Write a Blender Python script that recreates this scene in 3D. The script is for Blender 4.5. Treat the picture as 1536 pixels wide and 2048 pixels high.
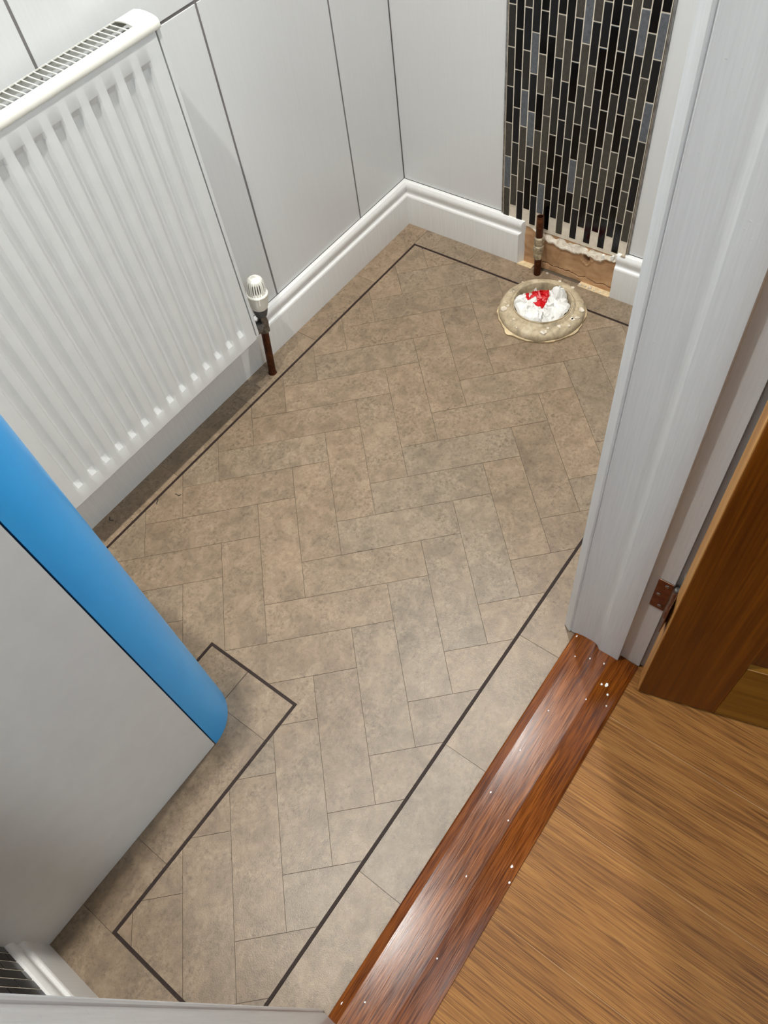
import bpy, bmesh, math, random
from mathutils import Vector, Matrix, noise

for o in list(bpy.data.objects):
    bpy.data.objects.remove(o)
scene = bpy.context.scene
COL = scene.collection
rnd = random.Random(7)

# ------------------------------------------------------------------ camera
R_CAM = [[-0.5916116844, 0.7993393158, -0.1051297917],
         [0.7049080884, 0.4495641961, -0.5486315890],
         [-0.3912802087, -0.3986836990, -0.8294281804]]
cam_d = bpy.data.cameras.new('camera')
cam = bpy.data.objects.new('camera', cam_d)
COL.objects.link(cam)
cam_d.sensor_fit = 'HORIZONTAL'
cam_d.sensor_width = 36.0
cam_d.lens = 1526.37 / 1536 * 36.0
cam_d.clip_start = 0.01
mw = Matrix.Identity(4)
for i in range(3):
    mw[i][0] = R_CAM[0][i]
    mw[i][1] = -R_CAM[1][i]
    mw[i][2] = -R_CAM[2][i]
mw[0][3], mw[1][3], mw[2][3] = 0.3510911, 0.494269, 1.2310026
cam.matrix_world = mw
scene.camera = cam

# ------------------------------------------------------------------ exposure, sky, lamps
EXPOSURE = 0.0
SKY_STRENGTH = 5.5
LAMP_W = 15.0
HALL_W = 18.0
LAMP_COL = (1.0, 0.985, 0.93)
HALL_COL = (0.86, 0.95, 1.0)
SKY_COL = (0.56, 0.80, 1.0)
scene.view_settings.view_transform = 'Standard'
scene.view_settings.look = 'None'
scene.view_settings.gamma = 1.0
scene.view_settings.exposure = EXPOSURE
scene.view_settings.use_curve_mapping = False
world = bpy.data.worlds.new('sky')
scene.world = world
world.use_nodes = True
bg = world.node_tree.nodes['Background']
bg.inputs[0].default_value = (*SKY_COL, 1)
bg.inputs[1].default_value = SKY_STRENGTH

# room numbers (metres)
XB, XN = -1.0, 0.67          # back wall, near wall
YL, YD, YH = -0.59, 0.31, 0.443   # radiator wall, door wall room side, door wall hall side
CEIL = 2.35
DX0, DX1 = -0.205, 0.473     # doorway
HX0, HX1, HY1 = -1.0, 1.7, 1.9    # hall
W = 0.0762
S2 = 2 ** -0.5


# ------------------------------------------------------------------ materials
def lin(c):
    out = []
    for v in c:
        v /= 255.0
        out.append(v / 12.92 if v <= 0.04045 else ((v + 0.055) / 1.055) ** 2.4)
    return (*out, 1.0)


class NT:
    def __init__(self, name, rough=0.5, metallic=0.0, color=(200, 200, 200), spec=0.5):
        self.m = bpy.data.materials.new(name)
        self.m.use_nodes = True
        self.t = self.m.node_tree
        self.b = self.t.nodes['Principled BSDF']
        self.b.inputs['Base Color'].default_value = lin(color)
        self.b.inputs['Roughness'].default_value = rough
        self.b.inputs['Metallic'].default_value = metallic
        self.b.inputs['Specular IOR Level'].default_value = spec

    def n(self, kind, **kw):
        nd = self.t.nodes.new(kind)
        for k, v in kw.items():
            if k in nd.inputs:
                nd.inputs[k].default_value = v
            else:
                setattr(nd, k, v)
        return nd

    def link(self, a, b):
        self.t.links.new(a, b)

    def coords(self, scale=(1, 1, 1), rand=0.0):
        tc = self.n('ShaderNodeTexCoord')
        mp = self.n('ShaderNodeMapping')
        mp.inputs['Scale'].default_value = scale
        if rand:
            oi = self.n('ShaderNodeObjectInfo')
            mul = self.n('ShaderNodeMath', operation='MULTIPLY')
            mul.inputs[1].default_value = rand
            self.link(oi.outputs['Random'], mul.inputs[0])
            add = self.n('ShaderNodeVectorMath', operation='ADD')
            self.link(tc.outputs['Object'], add.inputs[0])
            cmb = self.n('ShaderNodeCombineXYZ')
            for i in range(3):
                self.link(mul.outputs[0], cmb.inputs[i])
            self.link(cmb.outputs[0], add.inputs[1])
            self.link(add.outputs[0], mp.inputs['Vector'])
        else:
            self.link(tc.outputs['Object'], mp.inputs['Vector'])
        return mp.outputs[0]

    def noise(self, vec, scale, detail=4.0, rough=0.55, dist=0.0):
        nd = self.n('ShaderNodeTexNoise')
        nd.inputs['Scale'].default_value = scale
        nd.inputs['Detail'].default_value = detail
        nd.inputs['Roughness'].default_value = rough
        nd.inputs['Distortion'].default_value = dist
        self.link(vec, nd.inputs['Vector'])
        return nd.outputs['Fac']

    def ramp(self, fac, stops):
        nd = self.n('ShaderNodeValToRGB')
        e = nd.color_ramp.elements
        while len(e) < len(stops):
            e.new(0.5)
        for el, (p, c) in zip(e, stops):
            el.position = p
            el.color = lin(c)
        self.link(fac, nd.inputs[0])
        return nd.outputs[0]

    def mix(self, fac, a, b, mode='MIX'):
        nd = self.n('ShaderNodeMix', data_type='RGBA', blend_type=mode)
        for v, idx in ((fac, 0), (a, 6), (b, 7)):
            if isinstance(v, (int, float)):
                nd.inputs[idx].default_value = v
            elif isinstance(v, tuple):
                nd.inputs[idx].default_value = lin(v)
            else:
                self.link(v, nd.inputs[idx])
        return nd.outputs[2]

    def rng(self, fac, a, b, c, d):
        nd = self.n('ShaderNodeMapRange')
        for i, v in enumerate((a, b, c, d)):
            nd.inputs[i + 1].default_value = v
        self.link(fac, nd.inputs[0])
        return nd.outputs[0]

    def color(self, s):
        self.link(s, self.b.inputs['Base Color'])

    def rough(self, s):
        self.link(s, self.b.inputs['Roughness'])

    def bump(self, h, strength=0.2, dist=0.001):
        nd = self.n('ShaderNodeBump')
        nd.inputs['Strength'].default_value = strength
        nd.inputs['Distance'].default_value = dist
        self.link(h, nd.inputs['Height'])
        self.link(nd.outputs[0], self.b.inputs['Normal'])


def M_plain(name, color, rough=0.5, metallic=0.0, var=0.06, scale=30, bump=0.0, spec=0.5):
    m = NT(name, rough, metallic, color, spec)
    v = m.coords()
    f = m.noise(v, scale, 5)
    lo = tuple(max(0, c * (1 - var)) for c in color)
    hi = tuple(min(255, c * (1 + var)) for c in color)
    m.color(m.ramp(f, [(0.3, lo), (0.7, hi)]))
    if bump:
        m.bump(f, bump, 0.001)
    return m.m


def M_floor_tile():
    m = NT('stone_vinyl_tile', 0.42, spec=0.36)
    v = m.coords(rand=9.0)
    big = m.noise(v, 9, 5, 0.6, 0.4)
    mid = m.noise(v, 34, 8, 0.68, 0.6)
    fine = m.noise(v, 150, 8, 0.72, 0.3)
    c1 = m.ramp(big, [(0.34, (118, 103, 86)), (0.5, (136, 118, 99)), (0.66, (152, 131, 110))])
    c2 = m.ramp(mid, [(0.40, (106, 93, 78)), (0.52, (136, 119, 100)), (0.64, (164, 146, 124))])
    c = m.mix(0.5, c1, c2)
    c3 = m.ramp(fine, [(0.36, (104, 91, 77)), (0.5, (138, 121, 102)), (0.63, (172, 155, 133))])
    patch = m.noise(v, 17, 3, 0.5, 0.7)
    c = m.mix(m.rng(patch, 0.42, 0.62, 0.10, 0.5), c, c3)
    oi = m.n('ShaderNodeObjectInfo')
    tint = m.ramp(oi.outputs['Random'], [(0.0, (244, 240, 236)), (0.5, (255, 250, 244)), (1.0, (246, 247, 246))])
    c = m.mix(1.0, c, tint, 'MULTIPLY')
    m.color(c)
    m.rough(m.rng(fine, 0.3, 0.7, 0.24, 0.36))
    grain = m.noise(v, 620, 3, 0.6)
    m.bump(grain, 0.4, 0.0006)
    return m.m


def M_wood(name, axis, dark, mid, light, rough=0.4, along=3.0, across=70.0, rand=7.0, fine_mix=0.45, bump=0.15, spec=0.5, pores=0):
    m = NT(name, rough, spec=spec)
    sc = [across] * 3
    sc[axis] = along
    v = m.coords(tuple(sc), rand)
    sb = [across * 0.16] * 3
    sb[axis] = along * 0.7
    v2 = m.coords(tuple(sb), rand)
    sf = [across * 5] * 3
    sf[axis] = along * 4
    v3 = m.coords(tuple(sf), rand)
    a = m.noise(v, 1.0, 6, 0.6, 0.5)
    b = m.noise(v2, 1.0, 4, 0.55, 0.8)
    f = m.noise(v3, 1.0, 4, 0.6)
    ca = m.ramp(a, [(0.38, dark), (0.5, mid), (0.62, light)])
    cb = m.ramp(b, [(0.36, dark), (0.5, mid), (0.64, light)])
    c = m.mix(0.5, ca, cb)
    cf = m.ramp(f, [(0.40, dark), (0.5, mid), (0.6, light)])
    c = m.mix(fine_mix, c, cf)
    if pores:
        sp_ = [pores] * 3
        sp_[axis] = along * 3
        pr = m.noise(m.coords(tuple(sp_), rand), 1.0, 2, 0.5)
        c = m.mix(m.rng(pr, 0.54, 0.64, 0.0, 0.62), c, dark)
    m.color(c)
    m.rough(m.rng(f, 0.3, 0.7, max(0.05, rough - 0.06), rough + 0.08))
    m.bump(f, bump, 0.001)
    return m.m


def M_gloss_paint(name, color, rough=0.22, stroke=0.25):
    m = NT(name, rough, color=color)
    v = m.coords((420, 420, 14))
    st = m.noise(v, 1.0, 4, 0.6)
    v2 = m.coords((1, 1, 1))
    sp = m.noise(v2, 160, 2, 0.5)
    spk = m.rng(sp, 0.70, 0.80, 0, 1.0)
    add = m.n('ShaderNodeMath', operation='ADD')
    m.link(st, add.inputs[0])
    m.link(spk, add.inputs[1])
    m.bump(add.outputs[0], stroke, 0.0012)
    lo = tuple(c * 0.97 for c in color)
    m.color(m.ramp(st, [(0.35, lo), (0.65, color)]))
    return m.m


def M_panel():
    m = NT('white_wall_panel', 0.22, color=(224, 224, 222))
    v = m.coords((260, 260, 9))
    g = m.noise(v, 1.0, 5, 0.6)
    m.color(m.ramp(g, [(0.3, (215, 216, 216)), (0.7, (218, 219, 219))]))
    m.bump(g, 0.02, 0.0005)
    return m.m


def M_board():
    m = NT('bare_board', 0.85)
    v = m.coords()
    a = m.noise(v, 14, 8, 0.65, 0.8)
    b = m.noise(m.coords((1, 14, 60)), 1.0, 5, 0.6)
    c = m.ramp(a, [(0.3, (140, 100, 68)), (0.45, (186, 144, 104)), (0.58, (198, 158, 118)), (0.74, (216, 184, 148))])
    c2 = m.ramp(b, [(0.35, (166, 124, 88)), (0.65, (206, 170, 130))])
    m.color(m.mix(0.35, c, c2))
    m.bump(a, 0.5, 0.003)
    return m.m


def M_plaster():
    m = NT('cream_adhesive', 0.6)
    v = m.coords()
    a = m.noise(v, 60, 6, 0.6, 1.0)
    m.color(m.ramp(a, [(0.3, (176, 160, 138)), (0.5, (214, 202, 184)), (0.7, (236, 230, 220))]))
    m.bump(a, 0.8, 0.004)
    return m.m


def M_collar():
    m = NT('dirty_collar', 0.6)
    v = m.coords()
    a = m.noise(v, 26, 8, 0.68, 0.9)
    b = m.noise(v, 120, 5, 0.6)
    c = m.ramp(a, [(0.32, (118, 108, 92)), (0.45, (170, 152, 122)), (0.56, (194, 174, 142)), (0.70, (218, 204, 178))])
    c2 = m.ramp(b, [(0.35, (120, 112, 98)), (0.65, (196, 180, 152))])
    m.color(m.mix(0.35, c, c2))
    m.bump(a, 0.6, 0.003)
    return m.m


def M_glass():
    m = bpy.data.materials.new('frosted_glass')
    m.use_nodes = True
    t = m.node_tree
    t.nodes.clear()
    out = t.nodes.new('ShaderNodeOutputMaterial')
    tr = t.nodes.new('ShaderNodeBsdfTransparent')
    tl = t.nodes.new('ShaderNodeBsdfTranslucent')
    tl.inputs[0].default_value = (0.9, 0.95, 1, 1)
    gl = t.nodes.new('ShaderNodeBsdfGlossy')
    gl.inputs['Roughness'].default_value = 0.2
    m1 = t.nodes.new('ShaderNodeMixShader')
    m1.inputs[0].default_value = 0.4
    m2 = t.nodes.new('ShaderNodeMixShader')
    m2.inputs[0].default_value = 0.06
    t.links.new(tr.outputs[0], m1.inputs[1])
    t.links.new(tl.outputs[0], m1.inputs[2])
    t.links.new(m1.outputs[0], m2.inputs[1])
    t.links.new(gl.outputs[0], m2.inputs[2])
    t.links.new(m2.outputs[0], out.inputs[0])
    return m


def M_copper():
    m = NT('tarnished_copper', 0.42, 0.75, (92, 50, 30))
    a = m.noise(m.coords(), 60, 6, 0.65, 0.6)
    m.color(m.ramp(a, [(0.3, (50, 25, 14)), (0.52, (88, 48, 26)), (0.75, (132, 82, 48))]))
    m.rough(m.rng(a, 0.3, 0.7, 0.32, 0.6))
    return m.m


MT = dict(
    tile=M_floor_tile(),
    grout=M_plain('tile_joint_grey', (84, 73, 60), 0.8),
    strip=M_plain('dark_brown_strip', (46, 34, 30), 0.6, var=0.15, scale=200, spec=0.2),
    panel=M_panel(),
    joint=M_plain('grey_panel_joint', (118, 114, 114), 0.6),
    plain=M_plain('painted_wall', (200, 200, 200), 0.6, var=0.02),
    ceil=M_plain('white_ceiling', (206, 207, 208), 0.7, var=0.01),
    skirt=M_gloss_paint('white_gloss_wood', (228, 227, 225), 0.3, 0.015),
    jamb=M_gloss_paint('white_gloss_frame', (216, 218, 220), 0.24, 0.2),
    rad=M_plain('white_enamel', (219, 220, 219), 0.32, var=0.01),
    cream=M_plain('cream_plastic', (234, 232, 222), 0.4, var=0.02),
    dark=M_plain('dark_thread', (40, 38, 36), 0.8),
    grey=M_plain('grey_radiator_core', (150, 150, 148), 0.6),
    chrome=M_plain('dull_chrome', (120, 118, 116), 0.25, 0.9, var=0.15, scale=120),
    greyplast=M_plain('dark_grey_plastic', (78, 80, 82), 0.45),
    brass=M_plain('weathered_plated_brass', (176, 164, 140), 0.4, 0.6, var=0.25, scale=90, bump=0.3),
    copper=M_copper(),
    blue=M_plain('blue_gloss', (58, 176, 255), 0.3, var=0.03, scale=6),
    cab=M_plain('white_cabinet', (230, 231, 230), 0.4, var=0.01),
    board=M_board(),
    plaster=M_plaster(),
    collar=M_collar(),
    bag=M_plain('white_plastic_bag', (226, 224, 220), 0.4, var=0.02),
    red=M_plain('red_print', (196, 14, 24), 0.35, var=0.08),
    steel=M_plain('polished_trim', (160, 160, 160), 0.25, 0.9, var=0.2, scale=80),
    hinge=M_plain('bronzed_steel', (128, 100, 86), 0.28, 0.9, var=0.15, scale=90),
    mgrout=M_plain('cream_grout', (224, 214, 196), 0.8, var=0.05, scale=80),
    glass=M_glass(),
    wood_thr=M_wood('varnished_hardwood', 0, (56, 22, 3), (110, 54, 10), (148, 82, 22), 0.19, 6.0, 200.0, 0, 0.35, 0.05, 0.36, 500),
    wood_floor=M_wood('oak_plank', 1, (86, 48, 16), (146, 96, 42), (170, 120, 62), 0.5, 4.0, 300.0, 9.0, 0.4, 0.2, 0.25, 620),
    wood_stile=M_wood('oak_door_stile', 2, (84, 38, 0), (110, 56, 2), (132, 74, 8), 0.34, 2.5, 110.0, 5.0, 0.3, 0.06, 0.3),
    wood_rail=M_wood('oak_door_rail', 0, (104, 66, 6), (134, 90, 20), (154, 108, 34), 0.34, 3.0, 110.0, 5.0, 0.3, 0.06, 0.3),
    wood_edge=M_wood('oak_door_edge', 2, (176, 118, 56), (220, 160, 88), (236, 184, 112), 0.4, 3.0, 110.0, 5.0, 0.3, 0.06),
    fleck=M_plain('white_paint_fleck', (240, 238, 230), 0.6),
    beige=M_plain('beige_sealant', (206, 184, 146), 0.6, var=0.1, scale=80, bump=0.3),
)
def M_mosaic(name, c, rough):
    m = NT(name, rough, color=c, spec=0.3)
    a = m.noise(m.coords(rand=5.0), 160, 5, 0.65)
    m.color(m.ramp(a, [(0.3, tuple(v * 0.85 for v in c)), (0.7, tuple(min(255, v * 1.12) for v in c))]))
    return m.m


MOS = [M_mosaic('mosaic_black_glass', (3, 3, 5), 0.12), M_mosaic('mosaic_charcoal', (22, 23, 26), 0.3),
       M_mosaic('mosaic_brown_grey', (68, 64, 57), 0.5), M_mosaic('mosaic_slate', (92, 95, 100), 0.45),
       M_mosaic('mosaic_dark_stone', (42, 40, 37), 0.5)]


# ------------------------------------------------------------------ builders
def tag(o, label=None, cat=None, group=None, kind=None):
    if label: o['label'] = label
    if cat: o['category'] = cat
    if group: o['group'] = group
    if kind: o['kind'] = kind
    return o


def add(name, data, parent=None):
    o = bpy.data.objects.new(name, data)
    COL.objects.link(o)
    if parent is not None:
        o.parent = parent
    return o


def mesh_obj(name, verts, faces, mat, parent=None, smooth=False, bevel=0.0, seg=2):
    me = bpy.data.meshes.new(name)
    me.from_pydata([tuple(v) for v in verts], [], faces)
    bm = bmesh.new()
    bm.from_mesh(me)
    bmesh.ops.recalc_face_normals(bm, faces=bm.faces)
    if bevel:
        es = [e for e in bm.edges if len(e.link_faces) == 2 and e.calc_face_angle(0) > 0.5]
        bmesh.ops.bevel(bm, geom=es, offset=bevel, segments=seg, affect='EDGES', profile=0.5)
    bm.to_mesh(me)
    bm.free()
    if smooth:
        me.shade_smooth()
        try:
            me.set_sharp_from_angle(angle=math.radians(28))
        except Exception:
            pass
    me.materials.append(mat)
    return add(name, me, parent)


def boxv(x0, x1, y0, y1, z0, z1):
    v = [(x, y, z) for z in (z0, z1) for y in (y0, y1) for x in (x0, x1)]
    f = [(0, 2, 3, 1), (4, 5, 7, 6), (0, 1, 5, 4), (1, 3, 7, 5), (3, 2, 6, 7), (2, 0, 4, 6)]
    return v, f


def box(name, x0, x1, y0, y1, z0, z1, mat, parent=None, bevel=0.0, smooth=False):
    v, f = boxv(x0, x1, y0, y1, z0, z1)
    return mesh_obj(name, v, f, mat, parent, smooth, bevel)


def boxes(name, lst, mat, parent=None):
    V, F = [], []
    for b in lst:
        v, f = boxv(*b)
        n = len(V)
        V += v
        F += [tuple(i + n for i in q) for q in f]
    return mesh_obj(name, V, F, mat, parent)


def prism(name, poly, axis, a, b, mat, parent=None, smooth=False, bevel=0.0):
    """extrude a 2D polygon along axis from a to b; the poly holds the other two coordinates in xyz order"""
    def p3(q, t):
        q = list(q)
        q.insert(axis, t)
        return tuple(q)
    n = len(poly)
    V = [p3(q, a) for q in poly] + [p3(q, b) for q in poly]
    F = [tuple(range(n)), tuple(range(2 * n - 1, n - 1, -1))]
    F += [(i, (i + 1) % n, n + (i + 1) % n, n + i) for i in range(n)]
    return mesh_obj(name, V, F, mat, parent, smooth, bevel)


def lathe(name, prof, mat, parent=None, seg=32, center=(0, 0, 0), ripple=None, smooth=True):
    V, F = [], []
    n = len(prof)
    for i in range(seg):
        a = 2 * math.pi * i / seg
        for j, (r, z) in enumerate(prof):
            k = ripple(a, j) if ripple else 1.0
            V.append((center[0] + r * k * math.cos(a), center[1] + r * k * math.sin(a), center[2] + z))
    for i in range(seg):
        for j in range(n - 1):
            a, b = i * n + j, ((i + 1) % seg) * n + j
            F.append((a, b, b + 1, a + 1))
    if prof[0][0] > 1e-6:
        F.append(tuple(i * n for i in range(seg))[::-1])
    if prof[-1][0] > 1e-6:
        F.append(tuple(i * n + n - 1 for i in range(seg)))
    o = mesh_obj(name, V, F, mat, parent, smooth)
    return o


def ring(name, prof, mat, parent=None, seg=48, center=(0, 0, 0), ripple=None):
    """closed profile turned about z"""
    V, F = [], []
    n = len(prof)
    for i in range(seg):
        a = 2 * math.pi * i / seg
        for j, (r, z) in enumerate(prof):
            k, dz = ripple(a, j) if ripple else (1.0, 0)
            V.append((center[0] + r * k * math.cos(a), center[1] + r * k * math.sin(a), center[2] + z + dz))
    for i in range(seg):
        for j in range(n):
            a, b = i * n, ((i + 1) % seg) * n
            F.append((a + j, b + j, b + (j + 1) % n, a + (j + 1) % n))
    return mesh_obj(name, V, F, mat, parent, True)


def empty(name, loc=(0, 0, 0), rz=0.0):
    o = bpy.data.objects.new(name, None)
    COL.objects.link(o)
    o.location = loc
    o.rotation_euler = (0, 0, rz)
    o.empty_display_size = 0.05
    return o


# ------------------------------------------------------------------ floor of the small room
floor = box('floor', XB - 0.1, XN + 0.1, YL - 0.12, 0.335, -0.06, -0.0012, MT['grout'])
tag(floor, 'taupe stone-effect herringbone tiled floor with dark border strip', kind='structure')


def clip_half(poly, axis, val, keep_less):
    out = []
    n = len(poly)
    for i in range(n):
        p, q = poly[i], poly[(i + 1) % n]
        pin = (p[axis] <= val) if keep_less else (p[axis] >= val)
        qin = (q[axis] <= val) if keep_less else (q[axis] >= val)
        if pin:
            out.append(p)
        if pin != qin:
            t = (val - p[axis]) / (q[axis] - p[axis])
            out.append((p[0] + t * (q[0] - p[0]), p[1] + t * (q[1] - p[1])))
    return out


def clip_rect(poly, x0, x1, y0, y1):
    for ax, v, k in ((0, x0, False), (0, x1, True), (1, y0, False), (1, y1, True)):
        if not poly:
            return poly
        poly = clip_half(poly, ax, v, k)
    return poly


def area(p):
    return abs(sum(p[i][0] * p[(i + 1) % len(p)][1] - p[(i + 1) % len(p)][0] * p[i][1] for i in range(len(p)))) / 2


def plate(name, polys, z0, z1, mat, parent):
    V, F = [], []
    for p in polys:
        n, k = len(p), len(V)
        V += [(x, y, z0) for x, y in p] + [(x, y, z1) for x, y in p]
        F += [tuple(k + i for i in range(n)), tuple(k + 2 * n - 1 - i for i in range(n))]
        F += [(k + i, k + (i + 1) % n, k + n + (i + 1) % n, k + n + i) for i in range(n)]
    return mesh_obj(name, V, F, mat, parent)


def tw(b, a):
    return ((a - b) * S2 * W, (a + b) * S2 * W)


SX0, SX1, SY0, SY1 = -0.92, 0.583, -0.512, 0.25      # border strip centre lines
CX, CY0, CY1 = 0.165, -0.191, 0.007                  # strip round the cabinet
HS = 0.0027
G = 0.00035 / W
regions = [(SX0 + HS, CX - HS, SY0 + HS, SY1 - HS), (CX - HS, SX1 - HS, CY1 + HS, SY1 - HS),
           (CX - HS, 0.225, SY0 + HS, CY0 - HS)]
ntile = 0
for m in range(-6, 7):
    for k in range(-30, 31):
        for (b0, a0, lb, la) in ((k + 6 * m, -k, 1, 3), (-3 + k + 6 * m, -k, 3, 1)):
            q = [tw(b0 + G, a0 + G), tw(b0 + lb - G, a0 + G), tw(b0 + lb - G, a0 + la - G), tw(b0 + G, a0 + la - G)]
            pl = []
            for rg in regions:
                c = clip_rect(q, *rg)
                if len(c) >= 3 and area(c) > 2e-6:
                    pl.append(c)
            if pl:
                plate('tile', pl, -0.004, rnd.uniform(-0.00012, 0.00012), MT['tile'], floor)
                ntile += 1


def border(x0, x1, y0, y1):
    g = 0.00035
    plate('border_tile', [[(x0 + g, y0 + g), (x1 - g, y0 + g), (x1 - g, y1 - g), (x0 + g, y1 - g)]], -0.004,
          rnd.uniform(-0.00012, 0.00012), MT['tile'], floor)


def run(lo, hi, joints):
    pts = [lo] + [j for j in sorted(joints) if lo + 0.01 < j < hi - 0.01] + [hi]
    return list(zip(pts[:-1], pts[1:]))


for a, b in run(-0.985, 0.225, [-0.07 - 0.2286 * i for i in range(5)] + [0.1586]):
    border(a, b, YL + 0.01, SY0 - HS)
for a, b in run(SY0 - HS, YD, [-0.36, -0.131, 0.097]):
    border(-0.9995 if False else XB + 0.012, SX0 - HS, a, b)
for a, b in run(XB + 0.01, SX1 + HS, [0.305 - 0.2286 * i for i in range(7)]):
    border(a, b, SY1 + HS, 0.331)
for a, b in run(-0.065, 0.331, [0.2286]):
    border(SX1 + HS, XN - 0.01, a, b)
for a, b in run(CX + HS, SX1 + HS, [0.2405, 0.471]):
    border(a, b, -0.10, CY1 - HS)
border(CX + HS, 0.235, CY0 + HS, -0.1007)


def strip(x0, x1, y0, y1):
    box('feature_strip', x0, x1, y0, y1, -0.004, 0.0002, MT['strip'], floor)


w = HS - 0.0004
strip(SX0 - w, SX0 + w, SY0 - w, YD)
strip(SX0 + w, 0.225, SY0 - w, SY0 + w)
strip(SX0 + w, SX1 + w, SY1 - w, SY1 + w)
strip(SX1 - w, SX1 + w, CY1 - w, SY1 - w)
strip(CX + w, SX1 - w, CY1 - w, CY1 + w)
strip(CX - w, CX + w, CY0 - w, CY1 + w)
strip(CX + w, 0.225, CY0 - w, CY0 + w)

# hall floor
hfloor = box('floor_hall', HX0 - 0.1, HX1 + 0.1, 0.335, HY1 + 0.1, -0.06, -0.0012, MT['board'])
tag(hfloor, 'oak plank hall floor beyond the threshold', kind='structure')
px = [-0.985, -0.81, -0.635, -0.46, -0.285, -0.11, 0.065, 0.24, 0.415, 0.59, 0.765, 0.94, 1.115, 1.29, 1.465, 1.64]
for i in range(len(px) - 1):
    ends = [0.44, 0.44 + [0.95, 1.3, 0.78, 1.1, 0.62][i % 5], HY1]
    for a, b in zip(ends[:-1], ends[1:]):
        box('plank', px[i] + 0.0004, px[i + 1] - 0.0004, a + 0.0003, b - 0.0003, -0.01, rnd.uniform(-0.0002, 0.0002),
            MT['wood_floor'], hfloor, bevel=0.0006)

# ------------------------------------------------------------------ radiator wall with window above
WX0, WX1, WZ0, WZ1 = -0.80, -0.20, 1.32, 2.02
wl = boxes('wall_left', [(XB - 0.1, WX0, YL - 0.12, YL - 0.0012, 0, CEIL), (WX1, XN + 0.1, YL - 0.12, YL - 0.0012, 0, CEIL),
                         (WX0, WX1, YL - 0.12, YL - 0.0012, 0, WZ0), (WX0, WX1, YL - 0.12, YL - 0.0012, WZ1, CEIL)], MT['joint'])
tag(wl, 'wall of glossy white panels with thin grey joints behind the radiator', kind='structure')
cols = [XB, -0.8215, -0.5145, -0.2125, 0.0925, 0.3975, XN]
rows = [0.1135, 0.7035, 1.32, 1.94, CEIL]
J = 0.0024
for i in range(len(cols) - 1):
    for j in range(len(rows) - 1):
        x0, x1 = cols[i] + (J if i else 0.0016), cols[i + 1] - J
        z0, z1 = rows[j] + (J if j else 0), rows[j + 1] - J
        if x1 > WX0 and x0 < WX1 and z1 > WZ0 and z0 < WZ1:
            parts = [(x0, min(x1, WX0 - 0.001)), (max(x0, WX1 + 0.001), x1)]
            for a, b in parts:
                if b - a > 0.01:
                    box('wall_panel', a, b, YL - 0.004, YL, z0, z1, MT['panel'], wl, bevel=0.0006)
            if z1 > WZ1:
                a, b = max(x0, WX0), min(x1, WX1)
                if b - a > 0.01:
                    box('wall_panel', a, b, YL - 0.004, YL, WZ1 + 0.001, z1, MT['panel'], wl, bevel=0.0006)
        else:
            box('wall_panel', x0, x1, YL - 0.004, YL, z0, z1, MT['panel'], wl, bevel=0.0006)

win = empty('window_1', ((WX0 + WX1) / 2, YL - 0.07, WZ0))
tag(win, 'frosted window in the panelled wall above the radiator', kind='structure')
win_o = Vector(win.location)


def wpart(name, x0, x1, y0, y1, z0, z1, mat, bevel=0.003):
    return box(name, x0 - win_o.x, x1 - win_o.x, y0 - win_o.y, y1 - win_o.y, z0 - win_o.z, z1 - win_o.z, mat, win, bevel=bevel)


fw = 0.045
wpart('frame', WX0, WX1, YL - 0.09, YL - 0.04, WZ0, WZ0 + fw, MT['skirt'])
wpart('frame', WX0, WX1, YL - 0.09, YL - 0.04, WZ1 - fw, WZ1, MT['skirt'])
wpart('frame', WX0, WX0 + fw, YL - 0.09, YL - 0.04, WZ0 + fw, WZ1 - fw, MT['skirt'])
wpart('frame', WX1 - fw, WX1, YL - 0.09, YL - 0.04, WZ0 + fw, WZ1 - fw, MT['skirt'])
wpart('pane', WX0 + fw, WX1 - fw, YL - 0.068, YL - 0.064, WZ0 + fw, WZ1 - fw, MT['glass'], 0)
wpart('sill', WX0 - 0.02, WX1 + 0.02, YL - 0.04, YL + 0.012, WZ0 - 0.018, WZ0, MT['skirt'])
pd = bpy.data.lights.new('window_left_offscreen', 'AREA')
pd.shape = 'RECTANGLE'
pd.size = WX1 - WX0
pd.size_y = WZ1 - WZ0
pd.cycles.is_portal = True
po = add('window_left_offscreen', pd)
po.location = ((WX0 + WX1) / 2, YL - 0.115, (WZ0 + WZ1) / 2)
po.rotation_euler = (math.pi / 2, 0, 0)     # faces into the room

# ------------------------------------------------------------------ back wall, mosaic strip, bare board
BY0, BY1, BZ = -0.262, 0.0, 0.104      # recess behind the bare board
wb = boxes('wall_back', [(XB - 0.1, XB - 0.0012, YL - 0.12, BY0, 0, CEIL), (XB - 0.1, XB - 0.0012, BY1, YH, 0, CEIL),
                         (XB - 0.1, XB - 0.0012, BY0, BY1, BZ, CEIL), (XB - 0.1, XB - 0.035, BY0, BY1, 0, BZ)], MT['joint'])
tag(wb, 'pale panelled wall with a vertical strip of black mosaic', kind='structure')
MY0, MY1 = -0.3035, 0.0035
for (a, b) in ((YL + 0.0016, MY0 - 0.0055), (MY1 + 0.0055, YD + 0.01)):
    for (z0, z1) in ((0.1135, 1.2), (1.2038, CEIL)):
        box('wall_panel', XB - 0.004, XB, a, b, z0, z1, MT['panel'], wb, bevel=0.0006)
for y0 in (MY0 - 0.0055, MY1 + 0.0005):
    z0 = 0.098 if y0 < -0.2 else 0.104
    prism('edge_trim', [(XB - 0.004, y0), (XB + 0.0035, y0), (XB + 0.0042, y0 + 0.0012), (XB + 0.0042, y0 + 0.0038), (XB + 0.0035, y0 + 0.005), (XB - 0.004, y0 + 0.005)],
          2, z0, CEIL, MT['steel'], wb)


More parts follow.
